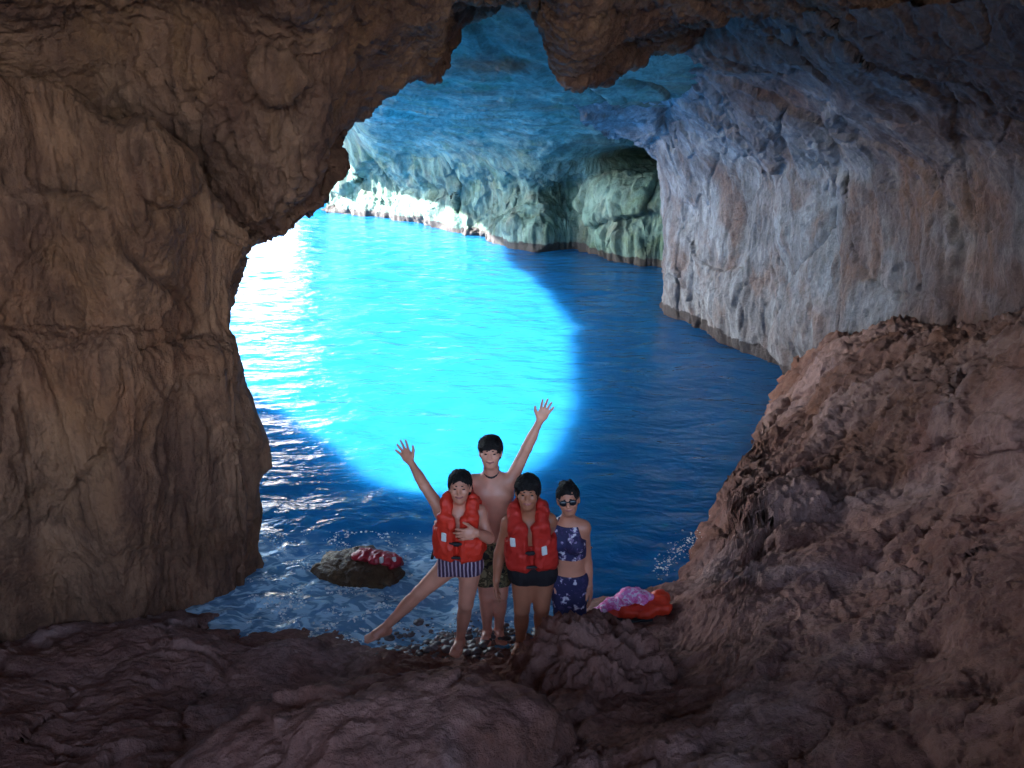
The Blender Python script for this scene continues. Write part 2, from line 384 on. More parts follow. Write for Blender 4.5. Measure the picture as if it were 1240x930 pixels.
# ------------------------------------------------------------------ left wall
def left_wall():
    px = [-350, -100, 0, 80, 155, 230, 285]
    Yc = [3.9, 4.6, 4.95, 5.2, 5.22, 5.7, 6.0]
    ridge = [60, 80, 92, 108, 165, 205, 245]
    rows = [('r', 14, 1.5), ('r', 0, .22), ('r', 40, 0), ('y', 300, 0), ('y', 395, .08), ('y', 440, -.2), ('y', 560, -.22), ('y', 680, -.12), ('y', 745, -.05), ('y', 830, -.1)]
    edge = {300: 300, 395: 268, 440: 268, 560: 298, 680: 304, 745: 300, 830: 300}
    net = []
    for k, v, dY in rows:
        r = []
        for i in range(7):
            py = ridge[i] + v if k == 'r' else v
            if k == 'y' and py < ridge[i] + 60: py = ridge[i] + 60 + (py - 300) * .2
            r.append(PY(px[i], py, Yc[i] + dY))
        if k == 'r': e = PY(308, 272 + v * .6, 6.15 + dY)
        else: e = PY(edge[v], max(v, 312), 6.15 + dY)
        r.append(e); z = e[2]
        r.append(np.array([e[0] - .25, 6.55 + .3 * max(dY, 0), z])); r.append(np.array([-4.6, 6.4 + .3 * max(dY, 0), z])); r.append(np.array([-8.6, 5.6, z]))
        r.insert(0, np.array([-4.2, 0.5, r[0][2]])); r.insert(0, np.array([-4.6, -3.5, r[0][2]]))
        net.append(r)
    def d1(P): return 0.12 * fbm(P * [.7, .7, .5], 3) + 0.16 * blocks(P * [.85, .85, .5], 3.0, .07)
    def d2(P):
        m = np.clip(.55 + 1.2 * fbm(P * [.8, .8, .6], 2, off=70), .1, 1)
        return 0.030 * m * ridged(P * [8, 8, .55], 3, .6, off=5) + 0.022 * fbm(P * [2.4, 2.4, 1.0], 3, .5, off=31) + .045 * cracks(P * [1.7, 1.7, .22], .035, 8.) + .045 * blocks(P * [2.6, 2.6, .8], 11., .07)
    def d3(P): return 0.013 * fbm(P * [16, 16, 4], 4, .68) - .05 * np.clip(perlin(P * [6, 6, 3.2]) - .42, 0, 1)
    sheet('left_cave_wall', net, [.4, .5, 1.4, 1.2, .8, 1.4, 1.4, .9, .5], [.3, .4, .7, 1, 1, 1, 1, .8, .7, .5, .3, .2], 440, 430, (d1, d2, d3), M_LEFT)
left_wall()

# ------------------------------------------------------------------ ceiling with the arch lip over the water
def ceiling():
    lip = [(-350, 220, 5.2), (-100, 215, 5.8), (20, 215, 6.2), (130, 225, 6.4), (225, 262, 6.5), (305, 290, 6.4), (350, 269, 6.4), (388, 250, 6.5), (400, 200, 6.7), (428, 146, 6.9), (488, 108, 7.1),
           (536, 92, 7.4), (550, 45, 7.7), (605, 2, 7.8), (656, 30, 7.7), (668, 74, 7.6), (688, 96, 7.5), (715, 92, 7.7), (748, 70, 8.2), (800, 62, 8.6), (880, 40, 8.8), (960, 20, 8.2), (1080, -5, 7.2), (1240, -40, 6.0), (1450, -80, 5.0)]
    net = [[] for _ in range(8)]
    for px, py, d in lip:
        p = PD(px, py, d)
        up = np.array([p[0] * 1.1, p[1] + 1.6, max(p[2] + 1.6, 5.6)])
        net[0].append(up)
        net[1].append(p + [0, .35, .12])
        net[2].append(p + [0, -.1, .02])
        q = PD(px, py - 28, d - .35); net[3].append(q)
        t = py * .45 - 10; net[4].append(PD(px, t, d * .78 + .6))
        s = PD(px, -35, d * .62 + 1.0); net[5].append(s)
        net[6].append(np.array([s[0] * 1.05, 1.5, 5.7])); net[7].append(np.array([s[0] * 1.1, -3.0, 6.3]))
    def d1(P): return 0.14 * fbm(P * .7, 3, off=8) + 0.16 * blocks(P * [.8, .8, .8], 7., .07)
    def d2(P): return 0.035 * fbm(P * [2.2, 2.2, 1.4], 4, .55, off=2) + 0.028 * ridged(P * [7, 7, .9], 3, .6, off=9) + .06 * blocks(P * [2.4, 2.4, 1.6], 21., .07)
    def d3(P): return 0.017 * fbm(P * [14, 14, 9], 4, .68) - .07 * np.clip(perlin(P * [5, 5, 4]) - .38, 0, 1)
    sheet('cave_ceiling', net, [.4, .3, .5, 1.2, 1.4, .6, .3], [.3, .5, 1, 1, 1, .7, .7] + [.7] * 11 + [1, 1, 1, 1, .9, .5], 330, 620, (d1, d2, d3), M_CEIL, towards=(0, 2, 2))
ceiling()

# ------------------------------------------------------------------ far wall and vault of the outer chamber
def far_wall():
    px = [392, 420, 450, 500, 550, 590, 640, 690, 730, 770, 820, 900]
    wl = [256, 259, 263, 270, 281, 290, 303, 302, 312, 320, 326, 335]
    stp = [6, 4.5, 3, 1.2, .3, 0, 0, 0, 0, 0, 0, 0]
    net = [[] for _ in range(11)]
    rec = [0, 0, 0, 0, 0, 0, 0, .0, .45, 1, .9, .3]
    for x, y, rc, st in zip(px, wl, rec, stp):
        p = PZ(x, y, 0.0); Yw = p[1]
        net[0].append(p + [0, .2, -1.2]); net[1].append(p + [0, 0, -.05])
        fr = [(.30, .15), (.62, .4)]
        net[2].append(PY(x, y - .3 * (y - 225), Yw + .05)); net[3].append(PY(x, y - .55 * (y - 225), Yw + .25))
        sy = lambda y: y - (y - 101) * (.55 if x < 400 else .38 if x < 430 else 0)
        net[4].append(PY(x, sy(228), Yw + .5 + .1 * rc)); net[5].append(PY(x, sy(205), Yw - .2 + 2.6 * rc)); net[6].append(PY(x, sy(182), Yw - 1.2 + 4.2 * rc))
        net[7].append(PY(x, sy(156), Yw * .82)); net[8].append(PY(x, sy(118), 12.6 + .3 * st)); net[9].append(PY(x, 66, 10.4)); net[10].append(PY(x, -60, 8.3))
    low = lambda P: np.clip((2.6 - P[:, 2]) / 1.2, .25, 1)
    def d1(P): return (0.26 * fbm(P * .45, 3, off=3) + 0.35 * blocks(P * [.42, .42, .4], 17., .06)) * low(P)
    def d2(P): return (0.10 * ridged(P * [2.4, 2.4, .3], 3, off=6) + .09 * fbm(P * [1.2, 1.2, .8], 4, .55, off=44) + .10 * blocks(P * [1.3, 1.3, .8], 25., .06)) * low(P)
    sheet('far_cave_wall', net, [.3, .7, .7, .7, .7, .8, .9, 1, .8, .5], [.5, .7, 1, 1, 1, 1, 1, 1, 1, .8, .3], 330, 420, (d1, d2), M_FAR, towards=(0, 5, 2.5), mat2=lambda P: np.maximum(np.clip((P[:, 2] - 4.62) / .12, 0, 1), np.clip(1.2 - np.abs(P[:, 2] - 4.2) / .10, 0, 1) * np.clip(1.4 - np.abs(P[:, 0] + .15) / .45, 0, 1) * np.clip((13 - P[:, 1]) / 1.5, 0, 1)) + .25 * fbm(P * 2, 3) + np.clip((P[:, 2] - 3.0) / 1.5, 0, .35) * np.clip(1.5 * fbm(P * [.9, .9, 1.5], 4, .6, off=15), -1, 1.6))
far_wall()

# ------------------------------------------------------------------ right wall
def right_wall():
    px = [802, 840, 900, 950, 1040, 1130, 1240, 1450]
    wl = [374, 395, 425, 452, 475, 490, 510, 560]
    Yb = [15.2, 14.0, 12.5, 11.5, 9.6, 8.2, 6.9, 5.0]
    rows = [('u', 0), ('w', 0), ('f', .33, -.05), ('f', .66, 0.1), ('y', 250, .1), ('y', 195, -.3), ('y', 150, -1.5), ('y', 105, -3.0), ('y', 60, -4.4), ('y', 0, -5.2)]
    wrap = [(835, 390, 18.5), (835, 374, 18.5), (832, 340, 18.5), (830, 300, 18.5), (826, 250, 18.), (806, 200, 17.), (745, 160, 15.6), (690, 125, 13.), (640, 70, 11.5), (600, 10, 10.)]
    net = []
    for k, rw in enumerate(rows):
        r = [PY(*wrap[k])]
        for i in range(8):
            far = (8 - i) / 8.0
            if rw[0] == 'u': r.append(PZ(px[i], wl[i], 0) + [0.1, 0.15, -1.0] if i < 4 else PY(px[i], wl[i] + 60, Yb[i]))
            elif rw[0] == 'w': r.append(PY(px[i], wl[i], Yb[i]))
            elif rw[0] == 'f': r.append(PY(px[i], wl[i] + (260 - wl[i]) * rw[1], Yb[i] + rw[2]))
            else:
                e = -12 * max(0, (195 - rw[1]) / 195) * (i == 0)
                r.append(PY(px[i] + e, rw[1], Yb[i] + rw[2] * (.25 + .75 * far) if Yb[i] + rw[2] * (.25 + .75 * far) > 3.2 else 3.2))
        z = r[-1][2]; r.append(np.array([5.2, 2.0, z])); r.append(np.array([5.6, -3.5, z]))
        net.append(r)
    def d1(P): return 0.15 * fbm(P * [.6, .6, .5], 3, off=12) + 0.16 * blocks(P * [.6, .6, .4], 31., .06)
    def d2(P):
        m = np.clip(.5 + 1.2 * fbm(P * [.6, .6, .6], 2, off=77), .15, 1)
        Q = P + .22 * perlin(P * .9)[:, None] * np.array([[1, 1, 0]])
        return 0.042 * m * ridged(Q * [4.2, 4.2, .6], 3, .55, off=1) + 0.035 * fbm(P * [1.8, 1.8, 1.2], 4, .5, off=13) + .07 * cracks(Q * [1.2, 1.2, .3], .035, 2.) + .045 * blocks(P * [2.0, 2.0, 1.0], 35., .07)
    def d3(P): return 0.012 * fbm(P * [13, 13, 6], 4, .66) - .06 * np.clip(perlin(P * [4.5, 4.5, 3]) - .42, 0, 1)
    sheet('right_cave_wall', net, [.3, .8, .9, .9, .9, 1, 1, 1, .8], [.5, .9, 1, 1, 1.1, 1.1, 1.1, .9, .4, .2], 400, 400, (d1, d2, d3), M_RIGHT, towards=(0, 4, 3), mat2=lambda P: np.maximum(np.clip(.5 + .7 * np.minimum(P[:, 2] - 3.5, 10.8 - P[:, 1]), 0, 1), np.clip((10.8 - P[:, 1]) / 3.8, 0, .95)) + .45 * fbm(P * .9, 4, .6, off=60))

right_wall()

# ------------------------------------------------------------------ floor and right hand ledges
def floor():
    cols = {
        -300: [(700, -.3), (745, .12), (785, .3), (830, .35), (880, .45), (930, .6), (1100, .9)],
        0: [(700, -.2), (745, .12), (785, .28), (830, .35), (880, .45), (930, .6), (1100, .9)],
        150: [(710, -.3), (750, .08), (785, .25), (830, .3), (880, .4), (930, .6), (1100, .95)],
        300: [(728, -.35), (762, .03), (785, .2), (820, .24), (870, .3), (930, .5), (1100, 1.0)],
        390: [(735, -.35), (770, .02), (790, .14), (820, .16), (870, .3), (930, .6), (1100, 1.05)],
        460: [(738, -.3), (780, .02), (800, .12), (825, .2), (870, .4), (930, .7), (1100, 1.1)],
        530: [(735, -.22), (785, -.04), (805, .05), (830, .2), (870, .5), (930, .8), (1100, 1.2)],
        600: [(735, -.2), (780, -.03), (800, .05), (830, .2), (870, .5), (930, .9), (1100, 1.2)],
        660: [(725, -.3), (765, .0), (785, .15), (820, .3), (870, .55), (930, .9), (1100, 1.2)],
        715: [(715, -.4), (735, .3), (750, .45), (800, .5), (860, .7), (930, 1.0), (1100, 1.3)],
        770: [(700, -.4), (732, .32), (750, .45), (800, .52), (860, .75), (930, 1.05), (1100, 1.35)],
        815: [(683, -.35), (708, .22), (750, .5), (800, .6), (860, .85), (930, 1.15), (1100, 1.4)],
        875: [(600, -.35), (640, .3), (690, .55), (750, .68), (820, .85), (930, 1.22), (1100, 1.45)],
        938: [(470, -.6), (500, .15), (550, .45), (620, .62), (720, .75), (930, 1.3), (1100, 1.5)],
        1000: [(415, .1), (424, 1.05), (500, .95), (570, .82), (690, .85), (930, 1.38), (1100, 1.55)],
        1080: [(398, .9), (408, 1.57), (505, 1.3), (565, 1.02), (680, 1.02), (930, 1.45), (1100, 1.65)],
        1160: [(398, 1.3), (410, 1.88), (505, 1.6), (565, 1.32), (680, 1.3), (930, 1.6), (1100, 1.8)],
        1240: [(385, 1.6), (394, 2.2), (505, 1.92), (565, 1.65), (680, 1.58), (930, 1.78), (1100, 1.95)],
        1450: [(330, 2.6), (360, 2.9), (500, 2.5), (600, 2.3), (720, 2.2), (930, 2.3), (1100, 2.3)],
    }
    ks = sorted(cols); net = [[PZ(x, *cols[x][r]) for x in ks] for r in range(7)]
    net.append([np.array([p[0] * 1.0, 1.2, 1.35 + .15 * p[0]]) for p in net[6]])
    net.append([np.array([p[0] * 1.2, -0.5, 2.1]) for p in net[6]])
    net.append([np.array([p[0] * 2.4, -9.0, 2.2]) for p in net[6]])
    def d1(P): return 0.08 * fbm(P * [1.1, 1.1, .9], 3, off=4) + 0.10 * blocks(P * [1.2, 1.2, 1.5], 51., .07)
    def d2(P):
        st = np.clip((P[:, 1] - 5.4) / .8, 0, 1) * np.clip((P[:, 0] - 1.6) / .6, 0, 1)       # the fluted block under the right wall
        rub = np.clip((P[:, 0] - 1.2) / .8, 0, 1) * (1 - st)                                 # rubble strewn slope on the right
        return .030 * fbm(P * [2.2, 2.2, 1.6], 4, .5, off=6) + .05 * st * ridged(P * [6, 6, .5], 3, .55, off=3) + .045 * blocks(P * [2.4, 2.4, 2.6], 45., .07) + (.004 + .034 * rub * np.clip(.5 + 1.5 * perlin(P * .9), 0, 1)) * blocks(P * [8, 8, 6], 61., .2)
    def d3(P): return 0.013 * fbm(P * 13, 4, .68) - .05 * np.clip(perlin(P * [5, 5, 5]) - .42, 0, 1)
    sheet('cave_floor', net, [.5, 1, 1, 1.1, 1.2, .9, .2, .15, .1], [.4, .7, .8, .8] + [.7] * 9 + [.8, .8, .8, .8, .7], 420, 540, (d1, d2, d3), M_FLOOR, towards=(0, 3, 6), mat2=lambda P: .5 + .8 * np.minimum(np.minimum(P[:, 1] - 5.7, P[:, 0] - 2.2), 11.5 - P[:, 1]) + .5 * fbm(P * 1.2, 4, .6, off=66))

floor()

# ------------------------------------------------------------------ the cliff round the sunny mouth (left, out of sight), cut to shape the sun patch, and the hill above
def mouth():
    XM = -8.0
    oval = [(300, 462), (350, 505), (390, 564), (434, 600), (500, 622), (560, 624), (626, 602), (672, 560), (696, 492), (698, 430), (684, 380), (650, 338), (600, 308)]  # wanted sun patch, projected back along the sun to cut the unseen mouth
    o = []
    for px, py in oval:
        p = PZ(px, py, 0); t = (XM - p[0]) / SUN[0]; q = p + SUN * t; o.append((q[1], q[2]))
    o = [(o[0][0] + .9, -1.5), (o[0][0] + .4, 1.0)] + o + [(22.6, 4.7), (24.4, 4.0), (25.4, 3.6), (26.6, 3.0), (27.8, 3.2), (28.6, 6.8), (32, 7.6), (38, 6.5), (41, -1.5)]
    o = np.array(o); n = 320
    seg = np.concatenate([[0], np.cumsum(np.linalg.norm(np.diff(o, axis=0), axis=1))])
    u = np.linspace(0, seg[-1], n); Pn = np.stack([np.interp(u, seg, o[:, 0]), np.interp(u, seg, o[:, 1])], 1)
    jag = np.stack([fbm(np.c_[Pn, np.full(n, k)] * .9, 3) for k in (1.5, 7.5)], 1); 
    for _ in range(60): Pn[1:-1] = .25 * Pn[:-2] + .5 * Pn[1:-1] + .25 * Pn[2:]
    Pn = Pn + .07 * jag
    ctr = np.array([20.0, -1.5]); dirs = Pn - ctr
    outer = []
    for d in dirs:
        k = min((50 - 20) / abs(d[0]) if d[0] > 0 else (20 + 9) / max(abs(d[0]), 1e-6), 12.5 / max(d[1], 1e-6)); outer.append(ctr + d * max(k, 1.03))
    outer = np.array(outer); rings = []
    sh = np.array([SUN[1], SUN[2]]) / abs(SUN[0])
    for f in np.linspace(1, 0, 24)**1.6: q = Pn + (outer - Pn) * f; rings.append(np.c_[np.full(n, XM), q])
    for dx in (.5, 1.0): q = Pn + sh * dx * 1.1; rings.append(np.c_[np.full(n, XM - dx), q])
    for f in np.linspace(0, 1, 24)[1:]**1.6: q = Pn + sh * 1.1 + (outer - Pn - sh * 1.1) * f; rings.append(np.c_[np.full(n, XM - 1.0 - 1.2 * f), q])
    G = np.array(rings); K = len(rings)
    wgt = np.abs(np.arange(K) - 24.5) / 24.5
    D = .8 * fbm(G.reshape(-1, 3) * .35, 4).reshape(K, n)
    G[..., 0] += D * np.clip(wgt, 0.1, .6)[:, None]
    tag(mesh_obj('sun_shaping_cliff', G.reshape(-1, 3), grid_faces(K, n), M_HILL), kind='structure')
    # hill: an unseen slab of ground added over the cave to stop light leaks, down to the sea on its right and far sides
    rows = []
    ys = np.linspace(-3.2, 50, 60)
    prof = [(-8.1, 8.0), (-8.3, 11.0), (-4, 12.5), (2, 13), (10, 11.5), (15, 6), (17, -2)]
    sx = np.array(prof); tt = np.linspace(0, len(prof) - 1, 50)
    X = np.interp(tt, range(len(prof)), sx[:, 0]); Z = np.interp(tt, range(len(prof)), sx[:, 1])
    G = np.array([[(x, y, z) for x, z in zip(X, Z)] for y in ys])
    far = np.array([[(x, 50.0, -2 + (z + 2) * f) for x, z in zip(X, Z)] for f in (.66, .33, 0)])
    G = np.concatenate([G, far]); G[..., 2] += .5 * fbm(G.reshape(-1, 3) * .2, 3).reshape(G.shape[:2])
    tag(mesh_obj('light_block_hill', G.reshape(-1, 3), grid_faces(len(G), 50), M_HILL), kind='structure')
mouth()
def reflector_headland():
    # the sunlit white headland outside the mouth, added unseen to whiten the pool's ripples
    net = []
    for z, k in ((-2, -.6), (0, 0), (2.5, .5), (6, 1.2), (10, 2.4), (12.5, 4.5), (12.5, 14)):
        net.append([np.array([x * 1.0, y + k, z * h]) for x, y, h in ((-30, 76, .7), (-22, 59, .9), (-16, 47, 1), (-12, 39, 1), (-9.2, 33.8, .9), (-8.2, 33.6, .8), (-7.6, 40, .7))])
    sheet('reflector_headland', net, [1] * 6, [1] * 6, 90, 130, (lambda P: .6 * fbm(P * .4, 3) + .5 * blocks(P * .45, 9.), lambda P: .15 * ridged(P * [1.2, 1.2, .4], 3)), M_HEAD, towards=(-14, 10, 3))
reflector_headland()

# ------------------------------------------------------------------ people
M_SKIN = {k: simple('skin_' + k, c, 0.42, 0.5, 0.16, 7.0, 0.10, 90.0) for k, c in
          dict(light=(0.70, 0.30, 0.205), tan=(0.58, 0.22, 0.135), brown=(0.42, 0.148, 0.08), fair=(0.63, 0.25, 0.16)).items()}
M_HAIR = simple('black_hair', (0.012, 0.009, 0.009), 0.65, 0.2, 0.3, 60.0, 0.8, 110.0)
M_VEST = simple('red_vest_nylon', (0.66, 0.032, 0.014), 0.55, 0.4, 0.12, 8.0, 0.35, 30.0)
M_VESTD = simple('dark_red_vest_nylon', (0.50, 0.022, 0.014), 0.6, 0.35, 0.15, 8.0, 0.35, 30.0)
M_REFL = simple('reflective_patch', (0.75, 0.72, 0.68), 0.35, 0.6)
M_STRAP = simple('black_webbing', (0.02, 0.018, 0.02), 0.6, 0.3)
M_BLACK = simple('black_cloth', (0.018, 0.014, 0.016), 0.75, 0.25)
M_WHITE = simple('white_plastic', (0.75, 0.75, 0.75), 0.35, 0.5)
M_EYE = simple('eye_dark', (0.02, 0.013, 0.01), 0.25, 0.6)
M_BROW = simple('eyebrow_hair', (0.02, 0.014, 0.012), 0.8, 0.2)
M_LIP = simple('lips', (0.40, 0.13, 0.11), 0.45, 0.4)
M_TEETH = simple('teeth', (0.60, 0.54, 0.48), 0.4, 0.3)
M_GLASS = simple('sunglass_lens', (0.012, 0.012, 0.016), 0.22, 0.4)
def pattern(name, cols, kind, sc):
    m, t, N, L, b = new_mat(name); tc = N.new('ShaderNodeTexCoord')
    r = N.new('ShaderNodeValToRGB'); r.color_ramp.interpolation = 'CONSTANT'
    if kind == 'stripe':
        x = N.new('ShaderNodeTexWave'); x.inputs['Scale'].default_value = sc; x.inputs['Distortion'].default_value = 1.5; x.bands_direction = 'X'; o = x.outputs[1]
    elif kind == 'flower':
        x = N.new('ShaderNodeTexVoronoi'); x.inputs['Scale'].default_value = sc; o = x.outputs[0]
        n = N.new('ShaderNodeTexNoise'); n.inputs['Scale'].default_value = sc * 1.7
        v = N.new('ShaderNodeMix'); v.data_type = 'RGBA'; v.inputs[0].default_value = .12
        L.new(tc.outputs['Object'], n.inputs['Vector']); L.new(tc.outputs['Object'], v.inputs[6]); L.new(n.outputs[1], v.inputs[7]); L.new(v.outputs[2], x.inputs['Vector'])
    else:
        x = N.new('ShaderNodeTexNoise'); x.inputs['Scale'].default_value = sc; x.inputs['Detail'].default_value = 3; o = x.outputs[0]
    if kind != 'flower': L.new(tc.outputs['Object'], x.inputs['Vector'])
    e = r.color_ramp.elements
    for i, (p, c) in enumerate(cols):
        if i < 2: e[i].position = p; e[i].color = (*c, 1)
        else: q = e.new(p); q.color = (*c, 1)
    L.new(o, r.inputs[0]); L.new(r.outputs[0], b.inputs['Base Color']); b.inputs['Roughness'].default_value = .75; return m
M_STRIPE = pattern('striped_swim_fabric', [(0, (0.03, 0.012, 0.04)), (.45, (0.42, 0.16, 0.22)), (.62, (0.05, 0.02, 0.07)), (.85, (.5, .38, .42))], 'stripe', 12)
M_FLORAL = pattern('navy_floral_fabric', [(0, (0.62, 0.56, 0.60)), (.22, (0.20, 0.13, 0.26)), (.33, (0.022, 0.018, 0.07)), (.8, (.05, .03, .10))], 'flower', 15)
M_CAMO = pattern('olive_camouflage_fabric', [(0, (0.02, 0.016, 0.012)), (.44, (0.16, 0.125, 0.06)), (.52, (0.07, 0.055, 0.025)), (.60, (0.30, 0.24, 0.13))], 'noise', 16)

def frame_from(u, f):
    u = unit(u); f = np.array(f, float); f = unit(f - u * (f @ u)); r = np.cross(f, u)   # right, forward, up
    return np.stack([r, f, u], 1)
class Person:
    """joint positions are real-world metres; every primitive is remembered with a tag so that clothes can follow the body"""
    def __init__(s, J, face, head_up, sex, hs=1.0, build=1.0):
        s.J = J; s.P = []; s.sex = sex; s.hs = hs; b = build; J_ = J
        up = unit(J['neck'] - J['pelvis']); rt = J['shL'] - J['shR']; fw = unit(np.cross(up, rt)); fw = fw if fw[1] < 0 else -fw
        T = frame_from(up, fw); s.T = T; rt = T[:, 0] * (1 if T[:, 0] @ rt > 0 else -1); s.rt = rt; s.fw = fw; s.up = up
        def rc(tg, a, c, ra, rb, k=.03): s.P.append((tg, 'rc', np.array(a), np.array(c), ra, rb, k))
        def el(tg, c, r, M=None, k=.03): s.P.append((tg, 'el', np.array(c), np.array(r), M, 0, k))
        L = np.linalg.norm(J['neck'] - J['pelvis']); at = lambda t, x=0, y=0: J['pelvis'] + up * L * t + rt * x + fw * y
        m = sex == 'm'
        el('torso', at(.0), (.155 * b, .105 * b, .11), T, .04); el('torso', at(.22), (.135 * b if m else .12 * b, .09 * b, .13), T, .05)
        el('torso', at(.50), (.145 * b, .095 * b, .15), T, .05); el('torso', at(.74), (.165 * b if m else .145 * b, .10 * b, .13), T, .05)
        if m:
            for sg in (-1, 1): el('torso', at(.76, .07 * sg, .062), (.072, .036, .055), T, .03)
            el('torso', at(.30, 0, .055), (.055, .034, .12), T, .03)
        else:
            for sg in (-1, 1): el('torso', at(.68, .068 * sg, .075), (.06, .05, .058), T, .025)
        for q in 'RL':
            rc('torso', at(.88), J['sh' + q] - up * .01, .065, .052, .04)
            rc('neck', J['neck'] - up * .02, at(.93) + (J['sh' + q] - at(.93)) * .55, .042, .035, .04)
            rc('arm' + q, J['sh' + q], J['el' + q], .050 * b, .038 * b, .03)
            rc('arm' + q, J['el' + q], J['wr' + q], .039 * b, .025 * b, .015)
            el('arm' + q, J['el' + q] * .68 + J['wr' + q] * .32, (.034 * b, .034 * b, .07), frame_from(J['wr' + q] - J['el' + q], fw), .02)
            hp, kn, an, toe = J['hip' + q], J['kn' + q], J['an' + q], J['toe' + q]
            rc('leg' + q, hp, kn, .088 * b, .054 * b, .04); rc('leg' + q, kn, an, .052 * b, .033 * b, .02)
            bk = unit(kn - an); el('leg' + q, kn * .68 + an * .32 - fw * .018, (.048 * b, .05 * b, .11), frame_from(bk, fw), .03)
            ft = unit(toe - an); heel = an - ft * .035 - np.array([0, 0, .03])
            rc('foot', heel, an + (toe - an) * .55 - np.array([0, 0, .01]), .034, .034, .02); rc('foot', an, an + (toe - an) * .6 - np.array([0, 0, .012]), .034, .028, .02)
            sd = unit(np.cross(ft, [0, 0, 1]))
            for i in range(5):
                o = (i - 2) * .0165; a0 = an + (toe - an) * .62 + sd * o - np.array([0, 0, .016]); rc('foot', a0, a0 + ft * (.085 - abs(i - 1) * .008), .013, .0095, .008)
        rc('neck', J['neck'] - up * .05, J['head'] - np.array(head_up) * .05, .056 if m else .048, .05 if m else .043, .03)
        # head
        Hh = frame_from(head_up, face); s.H = Hh; hc = J['head']; g = lambda x, y, z: hc + Hh @ (np.array([x, y, z]) * hs)
        s.g = g; e = lambda c, r, k=.015: el('head', g(*c), np.array(r) * hs, Hh, k)
        e((0, -.012, .032), (.077, .094, .084)); e((0, .022, -.030), (.062, .070, .082), .03); e((0, .050, -.082), (.034, .036, .028), .03)
        for sg in (-1, 1):
            e((.040 * sg, .060, -.022), (.024, .026, .022), .02); e((.077 * sg, -.005, -.008), (.010, .020, .032), .008); e((.030 * sg, .078, .026), (.026, .016, .010), .012)
        s.P.append(('head', 'rc', g(0, .086, .012), g(0, .108, -.022), .010 * hs, .015 * hs, .012))
        e((0, .086, -.056), (.026, .014, .009), .008)
    def hand(s, q, wr, d, palm, curl=0.15, spread=.3, size=1.0):
        """palm and five separate fingers. d: along the hand, palm: palm normal"""
        d = unit(d); F = frame_from(d, palm); r, n, u = F[:, 0], F[:, 1], F[:, 2]; z = size; wr = np.array(wr)
        s.P.append(('hand', 'el', wr + u * .045 * z, np.array([.041, .017, .052]) * z, F, 0, .02))
        sg = 1 if q == 'R' else -1
        for i in range(4):
            x = (-.030 + .020 * i) * sg; ang = (-.5 + i / 3) * 2 * spread * sg * .5; ln = (.068, .080, .074, .058)[i] * z
            b0 = wr + u * (.082 - .006 * abs(i - 1)) * z + r * x * z; d1 = unit(u * math.cos(ang) + r * math.sin(ang) + n * curl * .6); d2 = unit(d1 + n * curl * 1.4)
            b1 = b0 + d1 * ln * .52; s.P.append(('hand', 'rc', b0 - d1 * .015, b1, .0098 * z, .0088 * z, .006)); s.P.append(('hand', 'rc', b1, b1 + d2 * ln * .5, .0088 * z, .0072 * z, .004))
        t0 = wr + u * .022 * z - r * .030 * sg * z; dt = unit(u * .75 - r * .75 * sg + n * .25); t1 = t0 + dt * .042 * z
        s.P.append(('hand', 'rc', t0, t1, .0135 * z, .0105 * z, .01)); s.P.append(('hand', 'rc', t1, t1 + unit(dt + u * .6) * .032 * z, .0105 * z, .008 * z, .004))
    def box(s, p, off=0):
        if p[1] == 'rc': r = max(p[4], p[5]) + off; return np.minimum(p[2], p[3]) - r, np.maximum(p[2], p[3]) + r
        r = p[3].max() + off; return p[2] - r, p[2] + r
    def field(s, tags, h, off=0.0, extra=.03, kmul=1.0):
        ps = [p for p in s.P if any(p[0].startswith(t) for t in tags)]
        b = [s.box(p, off) for p in ps]; lo = np.min([x[0] for x in b], 0) - extra; hi = np.max([x[1] for x in b], 0) + extra
        f = Field(lo, hi, h)
        for p, (l, u) in zip(ps, b):
            fn = rc_fn(p[2], p[3], p[4] + off, p[5] + off) if p[1] == 'rc' else el_fn(p[2], p[3] + off, p[4])
            f.add(fn, l, u, p[6] * kmul)
        return f
    def body(s, skin, label, h=.0062):
        foot = (s.J['anR'] + s.J['anL']) / 2; base = np.array([s.J['pelvis'][0], s.J['pelvis'][1], min(s.J['anR'][2], s.J['anL'][2]) - .06])
        f = s.field([''], h); v, q = f.mesh(); s.o = mesh_obj('person', v, q, skin, None, base); tag(s.o, label, 'person'); return s.o
    def wear(s, name, tags, off, mat, clips, h=.008, parent=None):
        f = s.field(tags, h, off); f.noise(lambda p: .0035 * fbm(p * [26, 26, 9], 3) + .002)
        for c in clips: f.cut(c)
        v, q = f.mesh(); return mesh_obj(name, v, q, mat, parent or s.o)
    def solid(s, name, prims, mat, h=.006, parent=None, clips=(), noise=None, pad=.03):
        bb = []
        for kind, a, b_, c, k in prims:
            if kind == 'rc': r = max(c); bb.append((np.minimum(a, b_) - r, np.maximum(a, b_) + r))
            else: r = np.linalg.norm(b_); bb.append((a - r, a + r))
        f = Field(np.min([x[0] for x in bb], 0) - pad, np.max([x[1] for x in bb], 0) + pad, h)
        for (kind, a, b_, c, k), (l, u) in zip(prims, bb):
            fn = rc_fn(a, b_, *c) if kind == 'rc' else (el_fn(a, b_, c) if kind == 'el' else bx_fn(a, b_, min(b_) * .9, c))
            f.add(fn, l, u, k)
        if noise: f.noise(noise)
        for c in clips: f.cut(c)
        v, q = f.mesh(); return mesh_obj(name, v, q, mat, parent or s.o)
